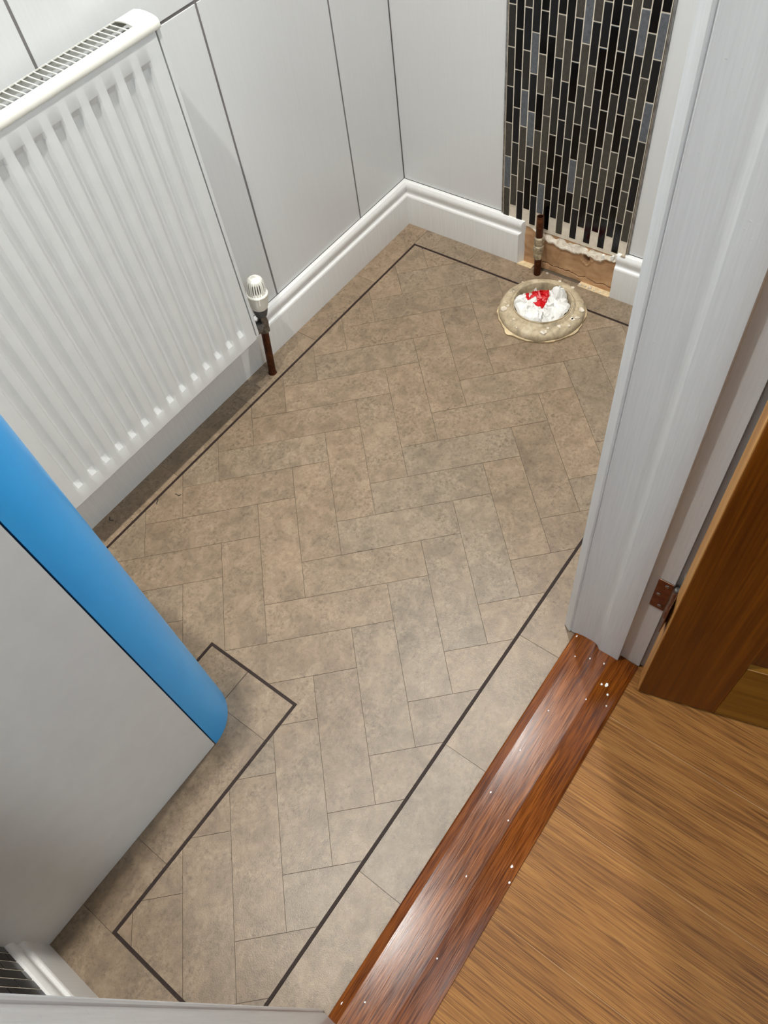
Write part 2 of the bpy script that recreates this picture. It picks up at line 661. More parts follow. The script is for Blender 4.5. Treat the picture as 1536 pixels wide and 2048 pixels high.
def mosaic(wall, x_face, sgn, y0, zlimit, zbase_even, zbase_odd, dark_seed, zcut=0.0):
    """vertical stick mosaic on a wall whose face looks along sgn*X"""
    r = random.Random(dark_seed)
    pitch, tw_, ph = 0.01705, 0.0149, 0.0747
    stuff_v, stuff_f = [], []
    sheet = box('grout_sheet', min(x_face - sgn * 0.004, x_face + sgn * 0.0048), max(x_face - sgn * 0.004, x_face + sgn * 0.0048), y0, y0 + 18 * pitch, max(zcut, 0.100), CEIL, MT['mgrout'], wall)
    proto = {}
    for mi in range(5):
        v, f = boxv(0, 0.0045, -tw_ / 2, tw_ / 2, 0, ph - 0.0021)
        o = mesh_obj('mosaic_tile', v, f, MOS[mi], None, bevel=0.0006, seg=1)
        proto[mi] = o.data
        bpy.data.objects.remove(o)
    far = {i: ([], []) for i in range(5)}
    for c in range(18):
        zb = zbase_odd if c % 2 else zbase_even
        yc = y0 + (c + 0.5) * pitch
        j = 0
        while zb + j * ph < CEIL - 0.01:
            z = zb + j * ph
            h = ph - 0.0021
            mi = r.choices(range(5), (34, 24, 20, 9, 13))[0]
            if z < zcut:
                if z + h > zcut + 0.004:
                    xa, xb = sorted((x_face + sgn * 0.001, x_face + sgn * 0.0055))
                    box('mosaic_tile', xa, xb, yc - tw_ / 2, yc + tw_ / 2, zcut, z + h, MOS[mi], sheet)
            elif z < zlimit:
                o = add('mosaic_tile', proto[mi], sheet)
                o.location = (x_face + sgn * 0.0010 - (0.0045 if sgn < 0 else 0) + sgn * r.uniform(0, 0.0004), yc, z)
            else:
                v, f = boxv(*(sorted((x_face - sgn * 0.002, x_face + sgn * 0.0055))), yc - tw_ / 2, yc + tw_ / 2, z, min(z + h, CEIL))
                V, F = far[mi]
                n = len(V)
                V += v
                F += [tuple(q + n for q in t) for t in f]
            j += 1
    V, F, mats = [], [], []
    for mi in range(5):
        n = len(V)
        V += far[mi][0]
        F += [tuple(q + n for q in t) for t in far[mi][1]]
        mats += [mi] * len(far[mi][1])
    me = bpy.data.meshes.new('mosaic_tiles')
    me.from_pydata(V, [], F)
    for m_ in MOS:
        me.materials.append(m_)
    me.polygons.foreach_set('material_index', mats)
    o = add('mosaic_tiles', me, sheet)
    o['kind'] = 'stuff'
    return sheet


ms = mosaic(wb, XB, 1, MY0, 0.66, 0.1085, 0.1435, 5)
ms['label'] = 'black, charcoal and brown stick mosaic in cream grout'

# bare board below the mosaic and the adhesive smeared over it
ny, nz = 240, 100
V, F = [], []
for i in range(ny + 1):
    for j in range(nz + 1):
        y = BY0 + (BY1 - BY0) * i / ny
        z = BZ * j / nz
        d = 0.0035 * (noise.noise(Vector((y * 22, z * 22, 3))) + 0.5 * noise.noise(Vector((y * 70, z * 70, 1))))
        # broken-out fixing hole with a raised torn lip
        wob = 1 + 0.35 * noise.noise(Vector((y * 130, z * 130, 6)))
        dd = math.hypot((y + 0.083), (z - 0.070) / 1.4) * wob
        d += 0.005 * math.exp(-((dd - 0.0115) / 0.003) ** 2) - 0.045 * min(1, max(0, (0.0085 - dd) / 0.0035))
        # crack running along the foot
        zc = 0.018 - 0.006 * (y + 0.212) / 0.196 + 0.006 * noise.noise(Vector((y * 45, 3, 0))) + 0.003 * noise.noise(Vector((y * 140, 1, 0)))
        hw = 0.0012 + 0.0018 * max(0, noise.noise(Vector((y * 60, 9, 0))) + 0.2)
        if -0.215 < y < -0.014:
            d -= 0.020 * max(0, 1 - abs(z - zc) / hw) ** 0.5
        V.append((XB + 0.0035 + 0.55 * d, y, z))
for i in range(ny):
    for j in range(nz):
        a = i * (nz + 1) + j
        F.append((a, a + nz + 1, a + nz + 2, a + 1))
board = mesh_obj('bare_board', V, F, MT['board'], wb, True)
board['label'] = 'bare tan board with a broken fixing hole'


prof = [(-0.302, 0.112), (-0.285, 0.108), (-0.27, 0.106), (-0.25, 0.104), (-0.235, 0.100), (-0.222, 0.094), (-0.205, 0.088),
        (-0.19, 0.079), (-0.176, 0.076), (-0.168, 0.078), (-0.155, 0.073), (-0.142, 0.071), (-0.128, 0.073), (-0.115, 0.069),
        (-0.10, 0.074), (-0.088, 0.080), (-0.075, 0.077), (-0.06, 0.072), (-0.048, 0.074), (-0.036, 0.085), (-0.02, 0.083), (-0.006, 0.094), (0.002, 0.104)]
V, F = [], []
ny, nz = 150, 14


def lerp_prof(y):
    for (a, za), (b, zb_) in zip(prof[:-1], prof[1:]):
        if a <= y <= b:
            return za + (zb_ - za) * (y - a) / (b - a)
    return prof[-1][1]


for i in range(ny + 1):
    y = -0.302 + 0.304 * i / ny
    zb_ = lerp_prof(y) + 0.003 * noise.noise(Vector((y * 160, 0, 0)))
    for j in range(nz + 1):
        t = j / nz
        z = zb_ + (0.125 - zb_) * t
        x = 0.0070 + 0.0026 * noise.noise(Vector((y * 70, z * 45, 2))) + 0.0035 * math.exp(-((t - 0.12) / 0.1) ** 2) - (0.007 if j == 0 else 0) - 0.011 * min(1, max(0, (z - 0.088) / 0.022))
        V.append((XB + x, y, z))
for i in range(ny):
    for j in range(nz):
        a = i * (nz + 1) + j
        F.append((a, a + nz + 1, a + nz + 2, a + 1))
sm = mesh_obj('adhesive_smear', V, F, MT['plaster'], wb, True)
sm['label'] = 'ragged cream adhesive smeared under the mosaic'
# torn sealant shards at the right foot of the mosaic
for i, (y, z, s, a) in enumerate([(-0.012, 0.103, 0.010, 0.4), (-0.004, 0.094, 0.008, -0.7), (-0.022, 0.096, 0.009, 1.1), (0.0, 0.110, 0.007, 0.2), (-0.045, 0.090, 0.007, 0.9)]):
    pts = []
    for k in range(6):
        t = k / 6 * 2 * math.pi
        rr = s * rnd.uniform(0.45, 1.0)
        pts.append((y + rr * math.cos(t) * (0.5 + 0.5 * abs(math.cos(a))), z + rr * math.sin(t)))
    prism('sealant_shard', pts, 0, XB + 0.002, XB + 0.009 + 0.002 * i % 0.004, MT['plaster'] if i % 2 else MT['fleck'], wb)

# ------------------------------------------------------------------ near wall with its mosaic, other walls, ceiling
wf = box('wall_front', XN + 0.003, XN + 0.1, YL - 0.12, YH, 0, CEIL, MT['plain'])
tag(wf, 'end wall clad in black stick mosaic above white skirting', kind='structure')
ms2 = mosaic(wf, XN, -1, -0.0655, 0.42, 0.090 - 0.0747, 0.128 - 0.0747, 11, 0.1125)
ms2['label'] = 'dark stick mosaic in cream grout on the end wall'
wr = boxes('wall_right', [(XB - 0.1, -0.236, YD, YH, 0, CEIL), (0.505, XN + 0.1, YD, YH, 0, CEIL), (-0.236, 0.505, YD, YH, 2.02, CEIL)], MT['plain'])
tag(wr, 'painted wall holding the doorway between the small room and the hall', kind='structure')
whl = boxes('wall_hall', [(HX0 - 0.1, HX0, YH, HY1 + 0.1, 0, CEIL), (HX1, HX1 + 0.1, YH, HY1 + 0.1, 0, CEIL), (HX0, HX1, HY1, HY1 + 0.1, 0, CEIL),
                            (XN + 0.1, HX1 + 0.1, YD, YH, 0, CEIL)], MT['plain'])
tag(whl, 'plain painted hall walls', kind='structure')
ce = box('ceiling', XB - 0.1, HX1 + 0.1, YL - 0.12, HY1 + 0.1, CEIL, CEIL + 0.08, MT['ceil'])
tag(ce, 'white ceiling', kind='structure')

# ------------------------------------------------------------------ skirting
SK = [(0, 0), (0, 0.112), (0.004, 0.1122), (0.0085, 0.1105), (0.0118, 0.1065), (0.0135, 0.101), (0.0132, 0.0945), (0.0115, 0.089), (0.0108, 0.0855), (0.0125, 0.0825),
      (0.0162, 0.0808), (0.0176, 0.0788), (0.018, 0.076), (0.018, 0)]


def skirting(name, run_axis, wall, sgn, a, b, label, cut_a=0.0, cut_b=0.0):
    n = len(SK)
    V = []
    for t, cut in ((a, cut_a), (b, cut_b)):
        for d, z in SK:
            s = t + cut * d / 0.018
            V.append((s, wall + sgn * d, z) if run_axis == 0 else (wall + sgn * d, s, z))
    F = [tuple(range(n)), tuple(range(2 * n - 1, n - 1, -1))] + [(i, (i + 1) % n, n + (i + 1) % n, n + i) for i in range(n)]
    o = mesh_obj(name, V, F, MT['skirt'], None, True)
    tag(o, label, kind='structure')
    return o


skirting('baseboard_left', 0, YL, 1, XB, 0.2165, 'white moulded skirting along the wall under the radiator', cut_a=0.018)
skirting('baseboard_back', 1, XB, 1, YL, -0.240, 'white moulded skirting ending beside the copper supply pipe', cut_a=0.018, cut_b=-0.013)
skirting('baseboard_back_end', 1, XB, 1, -0.013, YD, 'short white skirting piece beyond the bare board', cut_a=0.002)
skirting('baseboard_front', 1, XN, -1, -0.0605, YD, 'white moulded skirting under the end-wall mosaic')

# ------------------------------------------------------------------ threshold and door frame
thr = prism('trim_1', [(0.3285, -0.004), (0.3285, 0.0055), (0.331, 0.0075), (0.3415, 0.0105), (0.344, 0.0112), (0.400, 0.0112), (0.4035, 0.0105), (0.438, 0.0045), (0.4425, 0.003), (0.4435, -0.004)],
            0, DX0 - 0.004, DX1 + 0.004, MT['wood_thr'], None, False)
tag(thr, 'dark varnished hardwood threshold strip spattered with paint', kind='structure')
for i, (u, v, s) in enumerate([(-0.15, 0.415, 0.0042), (-0.146, 0.408, 0.0028), (-0.137, 0.424, 0.0026), (-0.12, 0.431, 0.0018), (-0.11, 0.40, 0.0018), (-0.175, 0.372, 0.002),
                               (-0.18, 0.395, 0.002), (-0.165, 0.35, 0.0016), (-0.06, 0.36, 0.0015), (0.02, 0.356, 0.0018), (0.1, 0.352, 0.002), (0.12, 0.395, 0.002), (0.17, 0.432, 0.003),
                               (0.22, 0.386, 0.0018), (0.33, 0.41, 0.002), (0.43, 0.36, 0.002), (0.19, 0.44, 0.0025), (-0.2, 0.335, 0.003), (0.45, 0.335, 0.003)]):
    zt = 0.0105 if v < 0.404 and v > 0.342 else (0.0075 if v < 0.342 else 0.0105 - (v - 0.4035) * 0.174)
    pts = [(u + s * rnd.uniform(0.5, 1) * math.cos(k / 7 * 6.283), v + s * rnd.uniform(0.5, 1) * math.sin(k / 7 * 6.283) * 0.8) for k in range(7)]
    prism('paint_fleck', pts, 2, zt - 0.001, zt + 0.0012, MT['fleck'], thr)

jamb_prof = [(-0.236, 0.306), (-0.2125, 0.3055), (-0.2105, 0.3062), (-0.2045, 0.3155), (-0.2035, 0.318), (-0.2042, 0.3198), (-0.2056, 0.3205), (-0.2058, 0.3215), (-0.2046, 0.3228), (-0.2052, 0.3245), (-0.2056, 0.361),
             (-0.2048, 0.3665), (-0.2030, 0.3705), (-0.2002, 0.3738), (-0.1985, 0.3752), (-0.1978, 0.3767), (-0.1978, 0.4085), (-0.198, 0.410), (-0.2085, 0.4105), (-0.2095, 0.4125), (-0.2102, 0.4425), (-0.212, 0.4432), (-0.236, 0.4432)]
jl = prism('trim_2', jamb_prof, 2, 0.004, 2.02, MT['jamb'], None, True)
tag(jl, 'white gloss painted door frame post on the hinge side', kind='structure')
MIDX = (DX0 + DX1) / 2
jr = prism('trim_3', [(2 * MIDX - x, y) for x, y in jamb_prof][::-1], 2, 0.004, 2.02, MT['jamb'], None, True)
tag(jr, 'white gloss painted door frame post on the latch side', kind='structure')
jh = box('trim_4', -0.205, 0.473, 0.306, 0.443, 1.99, 2.02, MT['jamb'])
tag(jh, 'white gloss painted door head', kind='structure')
ar = prism('trim_5', [(-0.285, YH), (-0.2165, YH), (-0.2165, YH + 0.012), (-0.222, YH + 0.0155), (-0.275, YH + 0.0155), (-0.285, YH + 0.012)], 2, 0.0, 2.09, MT['jamb'], None, True)
tag(ar, 'white architrave on the hall side behind the hinges', kind='structure')
ar2 = prism('trim_6', [(0.485, YH), (0.553, YH), (0.553, YH + 0.012), (0.543, YH + 0.0155), (0.490, YH + 0.0155), (0.485, YH + 0.012)], 2, 0.0, 2.09, MT['jamb'], None, True)
tag(ar2, 'white architrave on the hall side by the latch post', kind='structure')
ar3 = box('trim_7', -0.2165, 0.485, YH, YH + 0.0155, 2.022, 2.09, MT['jamb'])
tag(ar3, 'white architrave above the doorway', kind='structure')

# ------------------------------------------------------------------ oak door standing open into the hall
ang = math.atan2(0.9606, -0.2781)
door = empty('door_1', (-0.170, 0.461, 0.0), ang)
tag(door, 'oak panelled door standing open into the hall', kind='structure')
T = 0.035
DZ0, DH, DW, ST = 0.007, 1.975, 0.682, 0.116


def stile(x0, x1, edge_at):
    o = box('stile', x0, x1, 0, T, DZ0, DH, MT['wood_stile'], door, bevel=0.0015)
    return o


st1 = stile(0.0, ST, 0)
stile(DW - ST, DW, DW)
box('lipping', -0.0012, 0.0004, 0.0015, T - 0.0015, DZ0, DH, MT['wood_edge'], door)
box('bottom_rail', ST, DW - ST, 0.0003, T - 0.0003, DZ0, 0.188, MT['wood_rail'], door, bevel=0.0012)
box('mid_rail', ST, DW - ST, 0.0003, T - 0.0003, 0.88, 1.03, MT['wood_rail'], door, bevel=0.0012)
box('top_rail', ST, DW - ST, 0.0003, T - 0.0003, DH - 0.12, DH, MT['wood_rail'], door, bevel=0.0012)
for z0, z1 in ((0.188, 0.88), (1.03, DH - 0.12)):
    box('door_panel', ST, DW - ST, 0.010, T - 0.010, z0, z1, MT['wood_stile'], door)
hd = lathe('door_handle', [(0.0, 0), (0.024, 0), (0.025, 0.004), (0.022, 0.008), (0.010, 0.010), (0.009, 0.03), (0.012, 0.035), (0.020, 0.042), (0.022, 0.052), (0.016, 0.060), (0.0, 0.062)], MT['steel'], door)
hd.rotation_euler = (math.pi / 2, 0, 0)
hd.location = (DW - 0.06, 0.0, 1.0)


def hinge(z0):
    h = empty('hinge', (-0.2098, 0.4435, z0))
    box('frame_leaf', 0.0, 0.0016, -0.0225, -0.001, 0.0, 0.076, MT['hinge'], h, bevel=0.0004)
    for k, (yy, zz) in enumerate(((-0.0085, 0.066), (-0.0155, 0.038), (-0.0085, 0.010))):
        s = lathe('screw', [(0.0, 0.0), (0.0034, 0.0), (0.0034, 0.0005), (0.0026, 0.0013), (0.0, 0.0014)], MT['steel'], h, 16)
        s.rotation_euler = (0, math.pi / 2, 0)
        s.location = (0.0014, yy, zz)
    for k in range(5):
        lathe('knuckle', [(0.0, 0), (0.0058, 0), (0.0063, 0.0006), (0.0063, 0.0143), (0.0058, 0.0149), (0.0, 0.0149)], MT['hinge'], h, 20, (0.0055, 0.0055, k * 0.0152))
    for zz in (-0.004, 0.0757):
        lathe('pin_cap', [(0.0, 0), (0.004, 0), (0.0048, 0.002), (0.004, 0.004), (0.0, 0.0045)], MT['steel'], h, 16, (0.0055, 0.0055, zz))
    d = box('door_leaf', 0.008, 0.034, 0.0072, 0.0088, 0.0, 0.076, MT['hinge'], h, bevel=0.0004)
    return h


for i, z0 in enumerate((0.2125, 1.70)):
    h = hinge(z0)
    tag(h, ['bronzed steel butt hinge near the foot of the oak door', 'bronzed steel butt hinge near the head of the oak door'][i], 'hinge', 'hinges of the oak door')

# ------------------------------------------------------------------ radiator
RX0, RX1, RZ0, RZ1, RY = -0.3585, 0.1400, 0.152, 0.744, -0.5
rad = empty('radiator', ((RX0 + RX1) / 2, RY - 0.04, RZ0))
tag(rad, 'white fluted panel radiator with slotted top grille on the panelled wall', 'radiator')
RO = Vector(rad.location)


def rl(v):
    return [(a - RO.x, b - RO.y, c - RO.z) for a, b, c in v]


pitch = (RX1 - RX0) / 15
xs = [RX0, RX0 + 0.004]
dx = [(RX0, 1.0), (RX0 + 0.003, 0)]
half_top, half_bot = 0.0104, 0.0052
xl = [(RX0, 0.0)]
for k in range(14):
    c = RX0 + pitch * (k + 1)
    xl += [(c - half_top, 0.0), (c - half_top + 0.001, 0.06), (c - half_bot - 0.0005, 0.94), (c - half_bot + 0.0006, 1.0), (c + half_bot - 0.0006, 1.0), (c + half_bot + 0.0005, 0.94), (c + half_top - 0.001, 0.06), (c + half_top, 0.0)]
xl.append((RX1, 0.0))
zl = [(RZ0, 0), (0.1845, 0), (0.1855, 0.05), (0.1965, 0.95), (0.1985, 1), (0.45, 1), (0.7025, 1), (0.7045, 0.95), (0.7135, 0.05), (0.7145, 0), (RZ1, 0)]
V, F = [], []
DEP = 0.0068
for x, a in xl:
    for z, b in zl:
        y = RY - DEP * min(a, b)
        V.append((x, y, z))
nz = len(zl)
for i in range(len(xl) - 1):
    for j in range(nz - 1):
        a = i * nz + j
        F.append((a, a + nz, a + nz + 1, a + 1))
# returned edges
n0 = len(V)
loop = [i * nz for i in range(len(xl))] + [(len(xl) - 1) * nz + j for j in range(1, nz)] + [i * nz + nz - 1 for i in range(len(xl) - 2, -1, -1)] + [j for j in range(nz - 2, 0, -1)]
for step, (ins, yy) in enumerate(((0.0006, -0.0012), (0.0008, -0.003), (0.0008, -0.014))):
    for idx in loop:
        x, y, z = V[idx]
        cx = (RX0 + RX1) / 2
        x2 = x + (-ins if x > RX1 - 1e-6 else (ins if x < RX0 + 1e-6 else 0))
        z2 = z + (-ins if z > RZ1 - 1e-6 else (ins if z < RZ0 + 1e-6 else 0))
        V.append((x2, RY + yy, z2))
L = len(loop)
prev = loop
for step in range(3):
    cur = list(range(n0 + step * L, n0 + (step + 1) * L))
    for i in range(L):
        F.append((prev[i], prev[(i + 1) % L], cur[(i + 1) % L], cur[i]))
    prev = cur
mesh_obj('front_panel', rl(V), F, MT['rad'], rad, True)


def rbox(name, x0, x1, y0, y1, z0, z1, mat, parent=rad, bevel=0.0):
    v, f = boxv(x0, x1, y0, y1, z0, z1)
    return mesh_obj(name, rl(v), f, mat, parent, False, bevel)


rbox('back_panel', RX0 + 0.004, RX1 - 0.004, -0.556, -0.553, RZ0, RZ1 - 0.004, MT['rad'])
fin = [(RX0 + 0.02, -0.545)]
V, F = [], []
nf = 40
for i in range(nf + 1):
    x = RX0 + 0.025 + (RX1 - RX0 - 0.05) * i / nf
    y = -0.548 if (i // 2) % 2 else -0.522
    V += [(x, y, RZ0 + 0.03), (x, y, RZ1 - 0.02)]
for i in range(nf):
    F.append((2 * i, 2 * i + 2, 2 * i + 3, 2 * i + 1))
mesh_obj('convector_fins', rl(V), F, MT['grey'], rad)
for (x0, x1) in ((RX0 - 0.0110, RX0 - 0.0042), (RX1 + 0.0042, RX1 + 0.0110)):
    rbox('side_panel', x0, x1, -0.556, -0.5015, RZ0 + 0.004, RZ1 + 0.004, MT['rad'], bevel=0.0006)

grille = []
GX0, GX1 = RX0 - 0.0110, RX1 + 0.0110
arch = [(-0.4985, 0.744), (-0.4975, 0.7462), (-0.4978, 0.7525), (-0.4995, 0.7558), (-0.5030, 0.7578), (-0.5085, 0.7592)]
bk = [(-0.5480, 0.7592), (-0.5530, 0.7572), (-0.5555, 0.7535), (-0.556, 0.744)]


def thick(pts, t):
    inn = []
    for i, (y, z) in enumerate(pts):
        a = pts[max(0, i - 1)]
        b = pts[min(len(pts) - 1, i + 1)]
        dy, dz = b[0] - a[0], b[1] - a[1]
        l = math.hypot(dy, dz)
        inn.append((y - dz / l * -t, z - dy / l * t * -1))
    return pts + inn[::-1]


gv, gf = [], []


def gprism(poly, x0, x1):
    n, k = len(poly), len(gv)
    gv.extend([(x0, y, z) for y, z in poly] + [(x1, y, z) for y, z in poly])
    gf.append(tuple(k + i for i in range(n)))
    gf.append(tuple(k + 2 * n - 1 - i for i in range(n)))
    gf.extend((k + i, k + (i + 1) % n, k + n + (i + 1) % n, k + n + i) for i in range(n))


front_poly = arch + [(-0.5085, 0.7575), (-0.503, 0.756), (-0.5005, 0.754), (-0.4995, 0.744)]
back_poly = bk + [(-0.5545, 0.744), (-0.554, 0.753), (-0.552, 0.7555), (-0.548, 0.7575)]
gprism(front_poly, GX0 + 0.002, GX1 - 0.002)
gprism(back_poly, GX0 + 0.002, GX1 - 0.002)
top = [(-0.5085 - 0.0395 * i / 8, 0.7592 + 0.0022 * math.sin(math.pi * i / 8)) for i in range(9)]
cap = top + [(y, z - 0.0018) for y, z in top[::-1]]
gprism(cap, GX0 + 0.002, RX0 + 0.0265)
gprism(cap, RX1 - 0.0265, GX1 - 0.002)
endp = [(-0.4985, 0.744)] + arch[1:] + top + bk + [(-0.556, 0.744)]
gprism(endp, GX0, GX0 + 0.002)
gprism(endp, GX1 - 0.002, GX1)
gr = mesh_obj('top_grille', rl(gv), gf, MT['cream'], rad, True)
sx = RX0 + 0.0265
pitch_s = 0.01045
ns = int((RX1 - 0.0265 - sx) / pitch_s)
pitch_s = (RX1 - 0.0265 - sx) / ns
n = 10
SV, SF = [], []
for i in range(n + 1):
    t = i / n
    y = -0.5080 - 0.0405 * t
    z = 0.7592 + 0.0022 * math.sin(math.pi * t)
    off = 0.0030 * math.sin(math.pi * t)
    SV += [(off - 0.0008, y, z), (off + 0.0008, y, z), (off + 0.0006, y, z - 0.0016), (off - 0.0006, y, z - 0.0016)]
for i in range(n):
    a = i * 4
    for k in range(4):
        SF.append((a + k, a + (k + 1) % 4, a + 4 + (k + 1) % 4, a + 4 + k))
SF += [(0, 1, 2, 3), (n * 4 + 3, n * 4 + 2, n * 4 + 1, n * 4)]
smesh = None
for k in range(1, ns):
    if smesh is None:
        o = mesh_obj('slat', [(a, b - RO.y, c - RO.z) for a, b, c in SV], SF, MT['cream'], gr)
        smesh = o.data
    else:
        o = add('slat', smesh, gr)
    o.location = (sx + k * pitch_s - RO.x, 0, 0)
for xx in (RX0 + 0.1, RX1 - 0.1):
    rbox('wall_bracket', xx - 0.015, xx + 0.015, YL + 0.0005, -0.5555, 0.25, 0.66, MT['rad'])

# ------------------------------------------------------------------ radiator valve and its copper tail
tv = empty('radiator_valve', (-0.397, -0.536, 0.0))
tag(tv, 'cream thermostatic valve on a dark copper pipe beside the radiator', 'valve')
ax = Vector((-0.075, 0.045, 1)).normalized()
tv.rotation_mode = 'QUATERNION'
tv.rotation_quaternion = Vector((0, 0, 1)).rotation_difference(ax)
lathe('pipe', [(0.0, -0.003), (0.0083, -0.003), (0.0083, 0.132), (0.0, 0.132)], MT['copper'], tv, 24)
lathe('floor_collar', [(0.0, -0.002), (0.0100, -0.002), (0.0098, 0.001), (0.0085, 0.0035), (0.0, 0.0035)], MT['copper'], tv, 20)
lathe('compression_nut', [(0.0, 0.122), (0.0118, 0.122), (0.0126, 0.124), (0.0126, 0.134), (0.0118, 0.136), (0.0, 0.136)], MT['chrome'], tv, 6, smooth=False)
lathe('valve_body', [(0.0, 0.134), (0.0112, 0.134), (0.012, 0.138), (0.0122, 0.148), (0.0105, 0.154), (0.009, 0.160), (0.0095, 0.168), (0.012, 0.172), (0.0, 0.172)], MT['chrome'], tv, 28)
tail = lathe('union_nut', [(0.0, 0.0), (0.0105, 0.0), (0.0112, 0.008), (0.014, 0.009), (0.014, 0.022), (0.011, 0.024), (0.0105, 0.045), (0.0, 0.045)], MT['chrome'], tv, 8, smooth=False)
tail.rotation_euler = (0, math.pi / 2, 0)
tail.location = (0.004, 0.0, 0.144)
lathe('head_skirt', [(0.0, 0.166), (0.0125, 0.166), (0.0150, 0.176), (0.0165, 0.190), (0.0, 0.190)], MT['greyplast'], tv, 32)
hb = lathe('head_base', [(0.0, 0.186), (0.0165, 0.186), (0.0185, 0.192), (0.0205, 0.204), (0.0213, 0.216), (0.0222, 0.218), (0.0224, 0.2205), (0.0212, 0.2225), (0.0198, 0.2225), (0.0, 0.2225)], MT['cream'], tv, 48)
NR = 22
pf = [(0.0200, 0.2215), (0.0188, 0.2215), (0.0185, 0.2275), (0.0178, 0.240), (0.0167, 0.2485), (0.0142, 0.2545), (0.0105, 0.2575), (0.0, 0.2585)]
SEG = NR * 6
V, F = [], []
for i in range(SEG):
    a = 2 * math.pi * i / SEG
    for j, (q_, z) in enumerate(pf):
        k = 1.0 + (0.03 * math.cos(a * NR) if 1 <= j <= 5 else 0)
        V.append((q_ * k * math.cos(a), q_ * k * math.sin(a), z))
n = len(pf)
for i in range(SEG):
    for j in range(n - 1):
        if j in (2, 3) and i % 6 in (2, 3) and (i // 6) % 5 != 0:
            continue                       # an open vent slot
        a, b = i * n + j, ((i + 1) % SEG) * n + j
        F.append((a, b, b + 1, a + 1))
hc_ = mesh_obj('head_cap', V, F, MT['cream'], tv, True)
md = hc_.modifiers.new('wall', 'SOLIDIFY')
md.thickness = 0.0016
md.offset = -1
lathe('sensor_core', [(0.0, 0.222), (0.0085, 0.222), (0.0085, 0.248), (0.0, 0.250)], MT['greyplast'], tv, 24)
v, f = boxv(0.0205, 0.0228, -0.0016, 0.0016, 0.204, 0.221)
o = mesh_obj('setting_mark', v, f, MT['cream'], tv, bevel=0.0006)
o.rotation_euler = (0, 0, 0.9)

# ------------------------------------------------------------------ supply pipe with isolating valve against the bare board
sp = empty('supply_pipe', (-0.972, -0.192, 0.0))
tag(sp, 'short copper supply pipe with a brass valve against the bare board', 'pipe')
sp.rotation_euler = (0.03, -0.03, 0)
lathe('lower_pipe', [(0.0, -0.004), (0.0083, -0.004), (0.0083, 0.062), (0.0, 0.062)], MT['copper'], sp, 24)
lathe('upper_pipe', [(0.0, 0.09), (0.0083, 0.09), (0.0083, 0.122), (0.0085, 0.1225), (0.0085, 0.127), (0.0083, 0.1275), (0.0083, 0.152), (0.0060, 0.152), (0.0060, 0.13), (0.0, 0.13)], MT['copper'], sp, 24)
lathe('lower_nut', [(0.0, 0.044), (0.0095, 0.044), (0.0115, 0.046), (0.0115, 0.058), (0.0100, 0.060), (0.0, 0.060)], MT['brass'], sp, 6, smooth=False)
lathe('valve_body', [(0.0, 0.059), (0.0098, 0.059), (0.0104, 0.064), (0.0120, 0.066), (0.0120, 0.078), (0.0104, 0.080), (0.0100, 0.084), (0.0, 0.084)], MT['brass'], sp, 28)
lathe('upper_nut', [(0.0, 0.083), (0.0105, 0.083), (0.0118, 0.085), (0.0118, 0.098), (0.0095, 0.101), (0.0, 0.101)], MT['brass'], sp, 6, smooth=False)
s_ = lathe('screw_slot', [(0.0, 0), (0.0045, 0), (0.0045, 0.004), (0.0, 0.004)], MT['brass'], sp, 16)
s_.rotation_euler = (0.4, math.pi / 2, 0)
s_.location = (0.010, -0.004, 0.072)

# ------------------------------------------------------------------ toilet waste collar and the bag stuffed in it
FC = (-0.861, -0.116)
wc = empty('waste_collar', (FC[0], FC[1], 0.0))
tag(wc, 'dirty round toilet waste collar standing on the floor tiles', 'collar')


def rip(a, j):
    return (1.0 + 0.012 * noise.noise(Vector((math.cos(a) * 2.5, math.sin(a) * 2.5, j * 0.2))),
            0.0015 * noise.noise(Vector((math.cos(a) * 4, math.sin(a) * 4, 5))))


ring('collar_ring', [(0.066, 0.002), (0.0955, 0.002), (0.0965, 0.008), (0.0955, 0.015), (0.092, 0.0205), (0.087, 0.0235), (0.080, 0.0245), (0.074, 0.0245), (0.071, 0.0275), (0.069, 0.030), (0.0665, 0.029), (0.066, 0.02)],
     MT['collar'], wc, 96, ripple=rip)
ring('socket_pipe', [(0.0630, -0.05), (0.0660, -0.05), (0.0668, 0.029), (0.0660, 0.0325), (0.0645, 0.0325), (0.0628, 0.028)], MT['collar'], wc, 64)


def rip2(a, j):
    k = 1.0 + (0.03 * noise.noise(Vector((math.cos(a) * 3, math.sin(a) * 3, 9))) + 0.02 * noise.noise(Vector((math.cos(a) * 9, math.sin(a) * 9, 2)))) * (1 if j in (1, 2) else 0)
    # pointed lip of sealant on the room side
    da = math.atan2(math.sin(a + 0.32), math.cos(a + 0.32))
    if j in (1, 2):
        k += 0.07 * math.exp(-(da / 0.10) ** 2)
    return k, 0.001 * noise.noise(Vector((math.cos(a) * 8, math.sin(a) * 8, 7))) if j in (2, 3) else 0


